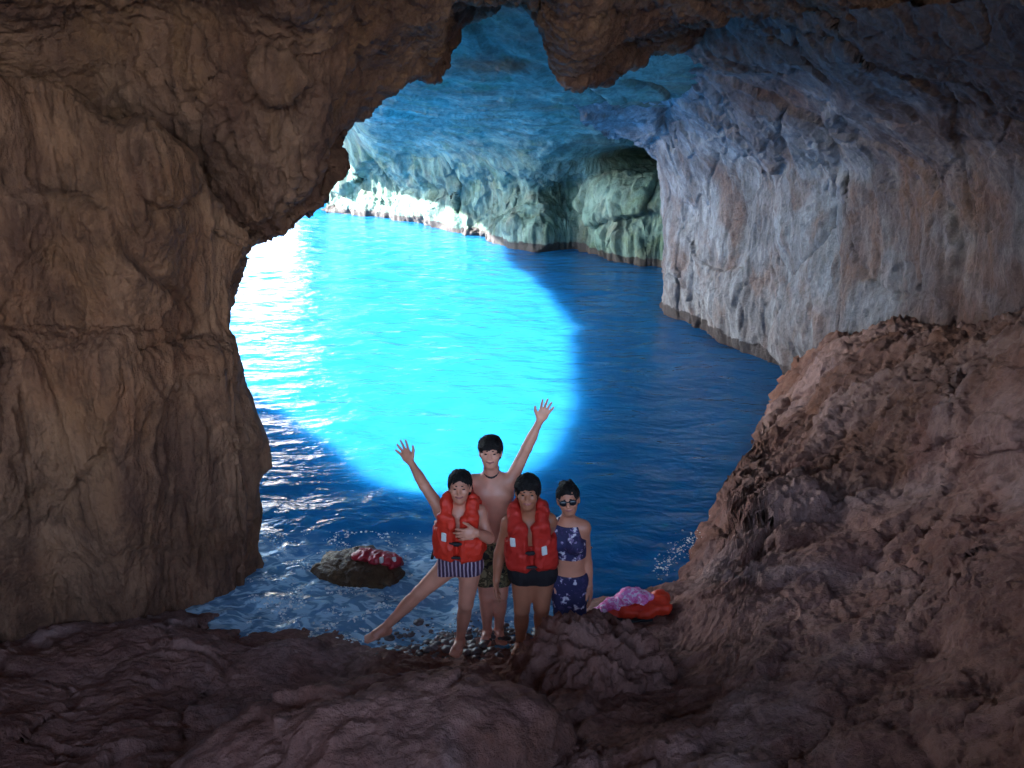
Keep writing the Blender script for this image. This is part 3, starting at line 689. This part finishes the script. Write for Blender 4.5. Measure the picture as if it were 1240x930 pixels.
    def face_parts(s, smile=.5, glasses=False):
        g, H, hs = s.g, s.H, s.hs
        for sg in (-1, 1):
            if not glasses: s.solid('eye', [('el', g(.031 * sg, .083, .006), np.array([.0125, .008, .0052]) * hs, H, .0)], M_EYE, .0025)
            s.solid('eyebrow', [('rc', g(.017 * sg, .0945, .030), g(.047 * sg, .081, .0285), (.0036, .0026), .0)], M_BROW, .0025)
        s.solid('mouth', [('rc', g(-.024, .088, -.054 + .006 * smile), g(0, .098, -.058), (.0055, .0065), 0), ('rc', g(0, .098, -.058), g(.024, .088, -.054 + .006 * smile), (.0065, .0055), .0)], M_LIP, .003)
        if smile > .7: s.solid('teeth', [('rc', g(-.018, .094, -.0525), g(0, .1035, -.0555), (.0038, .0042), 0), ('rc', g(0, .1035, -.0555), g(.018, .094, -.0525), (.0042, .0038), 0)], M_TEETH, .002)
    def hair(s, fringe=.05, tail=None, vol=1.0, bangs=True):
        g, H, hs = s.g, s.H, s.hs
        pr = [('el', g(0, -.020, .040), np.array([.088, .104, .092]) * hs * vol, H, .02), ('el', g(0, -.045, -.015), np.array([.080, .066, .08]) * hs * vol, H, .03)]
        for x in (-.055, -.02, .02, .055) if bangs else (): pr.append(('el', g(x, .052, fringe + .018 + .01 * math.sin(x * 99)), np.array([.030, .034, .022]) * hs, H, .02))
        if tail: pr += [('rc', g(*a), g(*b), r, .02) for a, b, r in tail]
        c = g(0, .10, -.045 + (fringe - .05)); cut = el_fn(c, np.array([.074, .085, .088]) * hs, H)
        c2 = g(0, .03, -.12); cut2 = el_fn(c2, np.array([.07, .09, .09]) * hs, H)
        def wv(p):
            q = p.reshape(-1, 3); return (.013 * np.stack([perlin(q * [38, 38, 12] + 5), perlin(q * 30 + 9), perlin(q * [45, 45, 10] + 2)], 1)).reshape(p.shape)
        ho = s.solid('hair', pr, M_HAIR, .005, clips=(lambda p: -cut(p + wv(p)), lambda p: -cut2(p)), noise=lambda p: .007 * fbm(p * [60, 60, 22], 2) + .007 * perlin(p * 16))
        V, F = [], []
        for i in range(260):
            a = random.uniform(0, 6.283); e0 = random.uniform(.1, 1.3)
            if math.cos(a) > .3 and not bangs and e0 < .9: continue
            pos = lambda e, k: g(.090 * k * math.sin(a) * math.cos(e), -.018 + .106 * k * math.cos(a) * math.cos(e), .036 + .094 * k * math.sin(e))
            front = math.cos(a) > .55; e1 = e0 - random.uniform(.3, .7)
            if front: e1 = max(e1, .18)
            p0, p1, p2 = pos(e0, vol * .99), pos((e0 + e1) / 2 + .05, vol * 1.03), pos(e1, vol * random.uniform(1.0, 1.07))
            sd = unit(np.cross(p2 - p0, p1 - s.J['head'])) * random.uniform(.002, .0045); n = len(V)
            V += [p0 - sd, p0 + sd, p1 - sd, p1 + sd, p2]; F += [(n, n + 1, n + 3, n + 2), (n + 2, n + 3, n + 4)]
        tag(mesh_obj('hair_strands', np.array(V), F, M_HAIR, s.o), kind='stuff')
        return ho
    def vest(s, mat, scale=1.0, drop=0.0, patches=()):
        J = s.J; up, rt, fw, T = s.up, s.rt, s.fw, s.T; L = np.linalg.norm(J['neck'] - J['pelvis'])
        T = np.stack([rt, fw, up], 1); o = J['pelvis'] + up * (L * .5 - drop); k = scale
        w = lambda x, y, z: o + T @ (np.array([x, y, z]) * k)
        def rot(a): c, n = math.cos(a), math.sin(a); return T @ np.array([[c, -n, 0], [n, c, 0], [0, 0, 1]])
        top = L * .42 / k; z0 = -.02
        pr = []
        for sg in (-1, 1):
            pr += [('bx', w(.088 * sg, .125, .06), np.array([.072, .036, .135]) * k, rot(-.35 * sg), .012), ('bx', w(.092 * sg, .128, -.125), np.array([.078, .038, .085]) * k, rot(-.35 * sg), .018),
                   ('bx', w(.172 * sg, .02, -.08), np.array([.030, .10, .13]) * k, rot(.1 * sg), .03),
                   ('rc', w(.10 * sg, .12, .17), w(.105 * sg, .03, top + .05), (.044 * k, .046 * k), .025), ('rc', w(.105 * sg, .03, top + .05), w(.09 * sg, -.09, top - .02), (.046 * k, .045 * k), .025)]
        pr += [('bx', w(0, -.105, .03), np.array([.155, .036, .21]) * k, T, .03)]
        pr.append(('bx', w(0, .108, -.11), np.array([.06, .026, .10]) * k, T, .008))
        v = s.solid('life_vest', pr, mat, .0065, noise=lambda p: .009 * fbm(p * 11, 3) - .006 * np.exp(-(fbm(p * [9, 9, 5], 2, off=3) / .12)**2))
        col = []
        for sg in (-1, 1): col += [('rc', w(.075 * sg, .105, top - .01), w(.098 * sg, .0, top + .085), (.030 * k, .036 * k), .02), ('rc', w(.098 * sg, .0, top + .085), w(.05 * sg, -.085, top + .095), (.036 * k, .04 * k), .02)]
        col += [('rc', w(-.05, -.085, top + .095), w(.05, -.085, top + .095), (.04 * k, .04 * k), .02)]
        s.solid('collar', col, mat, .007, parent=v, noise=lambda p: .006 * fbm(p * 18, 2))
        for z in (-.155, -.03):
            st = [('rc', w(-.165, .11, z), w(-.03, .172, z), (.011, .011), 0), ('rc', w(-.03, .172, z), w(.03, .172, z), (.011, .011), 0), ('rc', w(.03, .172, z), w(.165, .11, z), (.011, .011), 0)]
            sp = s.solid('strap', st, M_STRAP, .005, parent=v)
        s.solid('buckle', [('bx', w(0, .182, -.03), np.array([.026, .010, .016]) * k, T, 0)], M_STRAP, .004, parent=v)
        for (x, z) in patches:
            sg = 1 if x > 0 else -1
            s.solid('reflective_patch', [('bx', w(x, .176 - abs(abs(x) - .09) * .5, z), np.array([.022, .007, .038]) * k, rot(-.35 * sg), 0)], M_REFL, .004, parent=v)
        return v
def jt(Y0, **kw):
    """joints read off as picture position plus distance: each becomes a point in the room"""
    return {k: (PY(v[0], v[1], Y0 + (v[2] if len(v) > 2 else 0))) for k, v in kw.items()}
zclip = lambda lo, hi: (lambda p: np.maximum(lo - p[..., 2], p[..., 2] - hi))

# the woman in the red life vest with one arm up and one leg stretched out
Y1 = 4.95
J1 = jt(Y1, head=(557, 590, -.02), neck=(557, 614), shR=(535, 619, .02), shL=(580, 620, .0), elR=(514, 588, .10), wrR=(497, 559, .20), elL=(592, 652, -.06), wrL=(577, 645, -.20),
        pelvis=(556, 678), hipR=(545, 684), hipL=(570, 685), knR=(508, 718, -.02), anR=(464, 762, .0), toeR=(448, 770, -.06), knL=(564, 732, -.04), anL=(557, 776, .03), toeL=(551, 789, -.09))
p1 = Person(J1, (0.0, -1, .30), (0.02, .22, 1), 'f', 0.91, .93)
p1.hand('R', J1['wrR'], J1['wrR'] - J1['elR'], (0, -1, .2), .1, .55); p1.hand('L', J1['wrL'], PY(556, 648, Y1 - .20) - J1['wrL'], (0, .9, -.3), .35, .2)
p1.body(M_SKIN['fair'], 'smiling woman in bright red life vest, one arm raised, one bare leg stretched out sideways')
p1.face_parts(.7); p1.hair(.072, bangs=False, tail=[((0, -.10, .03), (.02, -.13, -.06), (.03, .02)), ((-.06, -.03, -.02), (-.062, -.035, -.085), (.025, .015))])
p1.vest(M_VEST, .86, -.035, ((-.10, .02), (.11, .05)))
p1.wear('swim_shorts', ['torso', 'leg'], .012, M_STRIPE, [zclip(J1['hipR'][2] - .045, J1['pelvis'][2] + .12), lambda p: (J1['knR'][0] + .62 * (J1['hipR'][0] - J1['knR'][0])) - p[..., 0]])
# the bare-chested man behind
Y2 = 5.24
J2 = jt(Y2, head=(594, 548, -.03), neck=(595, 573), shR=(573, 583), shL=(619, 581), elL=(638, 542, .02), wrL=(654, 509, .04), elR=(566, 625, .10), wrR=(573, 660, .02),
        pelvis=(597, 664), hipR=(586, 674), hipL=(608, 674), knR=(589, 722, -.05), anR=(590, 764, .0), toeR=(588, 776, -.12), knL=(606, 720, -.05), anL=(604, 763, .02), toeL=(607, 775, -.10))
p2 = Person(J2, (-.02, -1, .28), (0, .2, 1), 'm', 0.93, .97)
p2.hand('L', J2['wrL'], J2['wrL'] - J2['elL'], (0, -1, .2), .12, .5); p2.hand('R', J2['wrR'], (0, -.2, -1), (1, 0, 0), .3, .15)
p2.body(M_SKIN['light'], 'bare-chested man standing behind the others with his long arm flung up high')
p2.face_parts(.4); p2.hair(.040, vol=1.04)
p2.wear('swim_shorts', ['torso', 'leg'], .016, M_CAMO, [zclip(J2['hipR'][2] - .20, J2['pelvis'][2] + .10)])
nk = J2['neck']; p2.solid('necklace', [('rc', nk + p2.rt * .05 * math.sin(a) + p2.fw * (.062 * math.cos(a) + .01) + p2.up * (.035 - .035 * math.cos(a)), nk + p2.rt * .05 * math.sin(a + .35) + p2.fw * (.062 * math.cos(a + .35) + .01) + p2.up * (.035 - .035 * math.cos(a + .35)), (.007, .007), .004) for a in np.arange(-2.4, 2.4, .35)], M_STRAP, .004)
# the man in the darker life vest
Y3 = 4.97
J3 = jt(Y3, head=(639, 597, -.04), neck=(640, 624), shR=(617, 632), shL=(664, 630), elR=(605, 670, .03), wrR=(601, 702, -.02), elL=(678, 668, .16), wrL=(690, 660, .22),
        pelvis=(645, 686), hipR=(633, 694), hipL=(658, 694), knR=(632, 738, -.05), anR=(630, 780, .02), toeR=(626, 790, -.10), knL=(656, 736, -.06), anL=(654, 778, .02), toeL=(655, 790, -.10))
p3 = Person(J3, (-.04, -1, .30), (0.0, .2, 1), 'm', 0.95, 1.0)
p3.hand('R', J3['wrR'], (0, -.15, -1), (1, -.2, 0), .3, .15); p3.hand('L', J3['wrL'], (1, .1, -.15), (0, -1, 0), .35, .15)
p3.body(M_SKIN['brown'], 'man in deep red life vest and black shorts, beside the woman in sunglasses')
p3.face_parts(.7); p3.hair(.052, vol=1.05)
p3.vest(M_VESTD, .90, -.03, ((-.13, .06), (.10, -.02)))
p3.wear('swim_shorts', ['torso', 'leg'], .016, M_BLACK, [zclip(J3['hipR'][2] - .045, J3['pelvis'][2] + .12)])
# the woman in sunglasses
Y4 = 5.0
J4 = jt(Y4, head=(688, 605, -.03), neck=(687, 629), shR=(669, 640, .03), shL=(706, 638, -.02), elL=(711, 681, .02), wrL=(714, 709, -.03), elR=(667, 672, .08), wrR=(672, 700, .0),
        pelvis=(688, 698), hipR=(679, 704), hipL=(699, 704), knR=(680, 742, -.08), anR=(681, 782, .02), toeR=(678, 792, -.08), knL=(700, 742, -.08), anL=(701, 780, .02), toeL=(703, 790, -.08))
p4 = Person(J4, (-.10, -1, .28), (-.14, .18, 1), 'f', 0.91, .86)
p4.hand('L', J4['wrL'], (.1, -.25, -1), (-.9, .3, 0), .3, .2); p4.hand('R', J4['wrR'], (0, -.2, -1), (1, -.2, 0), .3, .15)
p4.body(M_SKIN['tan'], 'woman in dark sunglasses and a navy floral swimsuit leaning one arm on the rock')
p4.face_parts(.6, True); p4.hair(.074, bangs=False, tail=[((0, -.09, .02), (.02, -.12, -.05), (.035, .025)), ((.03, -.11, .08), (-.02, -.12, .085), (.03, .03))], vol=.98)
z4 = J4['pelvis'][2]
def armholes(p):
    q = p - J4['pelvis'].astype(np.float32); h = q @ p4.up.astype(np.float32); x = np.abs(q @ p4.rt.astype(np.float32))
    return x - np.interp(h, [.0, .25, .30, .36, .46], [.3, .3, .15, .105, .075])
p4.wear('swim_top', ['torso'], .010, M_FLORAL, [zclip(z4 + .18, J4['neck'][2] - .02), armholes], .006)
for sg in (-1, 1): p4.solid('halter_strap', [('rc', J4['neck'] + p4.rt * .06 * sg + p4.fw * .07 - p4.up * .07, J4['neck'] + p4.rt * .050 * sg + p4.fw * .02 + p4.up * .015, (.013, .010), .004)], M_FLORAL, .004)
p4.wear('swim_leggings', ['torso', 'leg'], .010, M_FLORAL, [zclip(J4['knR'][2] - .16, z4 + .05)])
g4, H4 = p4.g, p4.H
sg_ = p4.solid('sunglasses', [('rc', g4(-.012, .102, .012), g4(.012, .102, .012), (.004, .004), 0)] + [('rc', g4(.058 * k, .082, .014), g4(.082 * k, -.01, .008), (.004, .004), .004) for k in (-1, 1)], M_STRAP, .003)
for k in (-1, 1): p4.solid('lens', [('el', g4(.033 * k, .092, .004), np.array([.028, .010, .022]), p4.H, 0)], M_GLASS, .003, parent=sg_)

# ------------------------------------------------------------------ loose rocks
def boulder(name, c, r, mat, seed, disp=.16, flute=0.0, nu=220, nv=150, M=None, label=None, cat=None):
    u = np.linspace(0, 2 * np.pi, nu, endpoint=False); v = np.linspace(-np.pi / 2 + .004, np.pi / 2 - .004, nv)
    U, V = np.meshgrid(u, v); D = np.stack([np.cos(V) * np.cos(U), np.cos(V) * np.sin(U), np.sin(V)], -1)
    rr = np.array(r); G = D * rr
    q = G.reshape(-1, 3); mr = float(np.mean(r))
    k = 1 + (disp * 1.2 * fbm(q / mr * 1.0, 3, off=seed) + disp * 1.3 * blocks(q / mr * 1.5, seed + 3., .2)).reshape(nv, nu); G = G * k[..., None]
    n = G / np.linalg.norm(G, axis=2, keepdims=True); q = G.reshape(-1, 3)
    G = G + n * (.05 * ridged(q * [6, 6, .5], 3, .6, off=seed) * flute + .02 * blocks(q * 2.6, seed + 7., .07) + .012 * fbm(q * 9, 4, .6, off=seed) + .003 * fbm(q * 32, 2)).reshape(nv, nu)[..., None]
    if M is not None: G = G @ np.asarray(M).T
    P = (G + np.array(c)).reshape(-1, 3); a = np.arange(nu * nv).reshape(nv, nu); b = np.roll(a, -1, 1)
    F = np.stack([a[:-1], b[:-1], b[1:], a[1:]], -1).reshape(-1, 4)
    top = len(P)
    o = mesh_obj(name, P[:top], F, mat, None, c); return tag(o, label, cat)
def rz(a): c, s_ = math.cos(a), math.sin(a); return np.array([[c, -s_, 0], [s_, c, 0], [0, 0, 1]])
boulder('boulder', PZ(437, 688, .04), (.38, .26, .115), M_BOULD, 2.0, .12, .2, M=rz(-.25), label='low brown boulder in the shallow water with a dark red vest draped over it', cat='boulder')
boulder('rock_outcrop', PD(722, 880, 5.25), (.56, .50, .58), M_FLOOR, 5.0, .12, 1.3, label='fluted rock outcrop in front of the sunglasses woman below the pink and red bundle', cat='rock')
boulder('boulder', PD(455, 972, 4.1), (1.05, .62, .60), M_FLOOR, 9.0, .13, .3, M=rz(.25), label='broad rounded brown boulder filling the bottom foreground', cat='boulder')
boulder('boulder', PD(545, 872, 4.9), (.45, .40, .24), M_FLOOR, 13.0, .14, .3, label='hump of grey brown rock just below the wet pebbles', cat='boulder')

# ------------------------------------------------------------------ things lying on the rocks, foam and glint flecks, pebbles
bpy.context.view_layer.update(); DG = bpy.context.evaluated_depsgraph_get()
def hit(px, py):
    r = scene.ray_cast(DG, Vector((0, 0, CAM_H)), Vector(ray(px, py)).normalized()); return np.array(r[1])
def drop(x, y, z0=2.0):
    r = scene.ray_cast(DG, Vector((x, y, z0)), Vector((0, 0, -1))); return np.array(r[1]) if r[0] else np.array([x, y, 0.])
def blob(name, prims, mat, h, noise=None, parent=None, label=None, cat=None, base=None, clips=()):
    bb = []
    for kind, a, b_, c, k in prims:
        if kind == 'rc': r = max(c); bb.append((np.minimum(a, b_) - r, np.maximum(a, b_) + r))
        else: r = np.linalg.norm(b_); bb.append((a - r, a + r))
    lo = np.min([x[0] for x in bb], 0) - .04; hi = np.max([x[1] for x in bb], 0) + .04; f = Field(lo, hi, h)
    for (kind, a, b_, c, k), (l, u) in zip(prims, bb):
        f.add(rc_fn(a, b_, *c) if kind == 'rc' else (el_fn(a, b_, c) if kind == 'el' else bx_fn(a, b_, min(b_) * .9, c)), l, u, k)
    if noise: f.noise(noise)
    for c in clips: f.cut(c)
    v, q = f.mesh(); o = mesh_obj(name, v, q, mat, parent, base if base is not None else (lo + hi) / 2)
    if parent is None: tag(o, label, cat)
    return o
M_TOWEL = pattern('pink_towel_print', [(0, (0.70, 0.10, 0.30)), (.40, (0.80, 0.22, 0.50)), (.52, (0.85, 0.62, 0.76)), (.60, (0.78, 0.16, 0.42))], 'noise', 22)
M_ORANGE = simple('orange_red_vest_nylon', (0.72, 0.045, 0.016), .5, .4, .12, 9.0, .35, 30.0)
c0 = hit(770, 752); bx, by = c0[0], c0[1] + .10
zb = max(drop(bx + x, by)[2] for x in (-.15, 0, .12))
def on(x, y, up): return np.array([bx + x, by + y, zb - .02 + up - .10 * max(0, x - .1)])
vb = on(.06, .02, .0)
fold = lambda p: .010 * ridged(p * [9, 9, 5], 2) + .006 * fbm(p * 22, 2)
vest2 = blob('life_vest', [('bx', on(.16, .02, .07), np.array([.11, .12, .055]), rz(.15), .02), ('bx', on(.0, -.02, .05), np.array([.13, .10, .045]), rz(-.1), .03), ('el', on(.20, .06, .10), np.array([.08, .09, .06]), np.eye(3), .03), ('el', on(-.15, -.05, .035), np.array([.12, .07, .045]), np.eye(3), .03)],
     M_ORANGE, .007, fold, None, 'bright red life vest lying on the rock at the water edge under a pink towel', 'life vest', vb)
blob('strap', [('rc', on(.24, -.03, .03), on(.29, -.08, .012), (.010, .010), .003), ('rc', on(.29, -.08, .012), on(.32, -.15, .012), (.010, .008), .003)], M_STRAP, .004, None, vest2)
blob('strap', [('rc', on(-.20, -.10, .03), on(-.05, -.13, .022), (.012, .012), .003), ('rc', on(-.05, -.13, .022), on(.12, -.11, .02), (.012, .012), .003)], M_STRAP, .005, None, vest2)
tf = lambda p: .020 * ridged(p * [8, 8, 6], 2, off=4) + .010 * fbm(p * 24, 2)
blob('towel', [('el', on(-.02, .03, .13), np.array([.13, .09, .075]), rz(.2), .03), ('el', on(-.15, -.01, .085), np.array([.12, .08, .055]), rz(.3), .03), ('el', on(.08, .02, .12), np.array([.08, .07, .05]), rz(0), .03), ('el', on(-.24, -.03, .05), np.array([.09, .06, .04]), rz(.2), .03)],
     M_TOWEL, .006, tf, None, 'crumpled pink and white towel heaped on top of the red life vest', 'towel', on(-.05, 0, .06))
a1 = hit(462, 676)
top_ = lambda px, dy, up: (lambda h: drop(h[0], h[1] + dy, 1.0) + [0, 0, up])(hit(px, 680))
dv = blob('life_vest', [('el', top_(436, .06, .02), np.array([.09, .10, .04]), rz(0), .04), ('el', top_(452, .04, .025), np.array([.10, .11, .05]), rz(0), .04), ('el', top_(466, .02, .025), np.array([.09, .11, .055]), rz(.2), .04), ('el', top_(478, -.02, .02), np.array([.075, .10, .06]), rz(.2), .04), ('el', top_(484, -.04, .0), np.array([.05, .08, .06]), rz(.2), .04)],
     simple('wet_crimson_nylon', (0.36, 0.016, 0.028), .4, .5, .2, 10.0, .4, 30.0), .007, lambda p: .016 * ridged(p * [9, 9, 7], 2) + .01 * fbm(p * 24, 2), None, 'dark red wet life vest draped over the right end of the brown boulder', 'life vest', a1)
for q in (464, 479): blob('reflective_patch', [('bx', top_(q, -.07, .055), np.array([.018, .010, .030]), rz(.3), 0)], M_REFL, .004, None, dv)
# woman's hip buckle
blob('buckle', [('rc', PY(527, 664, Y1 - .02), PY(523, 676, Y1 - .02), (.014, .010), 0)], M_STRAP, .004, None, next(o for o in p1.o.children if o.name.startswith('life_vest')))

def scatter(name, pts, sizes, mat, flat=.6, seed=1, kind='stuff', det=1):
    import bmesh
    bm = bmesh.new(); bmesh.ops.create_icosphere(bm, subdivisions=det, radius=1.0); bv = np.array([v.co[:] for v in bm.verts]); bf = np.array([[v.index for v in f.verts] for f in bm.faces]); bm.free()
    r = np.random.default_rng(seed); V = []; F = []
    for i, (p, z) in enumerate(zip(pts, sizes)):
        q = bv * (1 + .35 * (r.random((len(bv), 1)) - .5)) * z * np.array([1 + .5 * (r.random() - .5), 1 + .5 * (r.random() - .5), flat * (.7 + .6 * r.random())])
        a = r.random() * 6.28; V.append(q @ rz(a).T + p); F.append(bf + i * len(bv))
    return tag(mesh_obj(name, np.concatenate(V), np.concatenate(F), mat, None, pts[0]), kind=kind)
M_FOAM_GLINT = simple('foam_and_glints', (0.80, 0.83, 0.85), .5, .4)
pts = []; sz = []
while len(pts) < 2200:  # white flecks: wash foam, plus glints on the shallows put in as white
    px, py = 300 + 320 * random.random(), 645 + 140 * random.random()
    p = PZ(px, py, 0); d = fbm(np.array([p * [3.5, 6, 1]]), 3)[0]
    if d < -.05 + .35 * random.random() or (px > 480 and random.random() < .7): continue
    p[2] = water_z(p[None])[0] + .002; pts.append(p); sz.append(.004 + .012 * random.random()**3)
for _ in range(520):     # a line of white lapping along the right hand shore
    t = random.random()**.8; q = [(800, 698), (818, 680), (842, 662), (866, 640), (900, 590), (936, 540)]; k = min(int(t * 5), 4); f = t * 5 - k
    px = q[k][0] + (q[k + 1][0] - q[k][0]) * f + random.gauss(-6, 5); py = q[k][1] + (q[k + 1][1] - q[k][1]) * f + random.gauss(0, 5)
    p = PZ(px, py, 0); p[2] = abs(random.gauss(0, .035)) * (1.5 if k < 2 else .5); pts.append(p); sz.append(.003 + .008 * random.random()**2)
o = scatter('foam_and_glints', pts, sz, M_FOAM_GLINT, .5, 3)
pts = []; sz = []
while len(pts) < 420:
    px, py = random.gauss(555, 75), random.gauss(782, 15)
    if not (455 < px < 690 and 742 < py < 812): continue
    p = PZ(px, py, .0); g_ = drop(p[0], p[1], .6); z = .008 + .040 * random.random()**3
    pts.append(np.array([p[0], p[1], max(min(g_[2], .10), -.03) - z * .1])); sz.append(z)
scatter('pebbles', pts, sz, simple('wet_pebbles', (0.13, 0.095, 0.095), .45, .5, .7, 9.0), .5, 5)
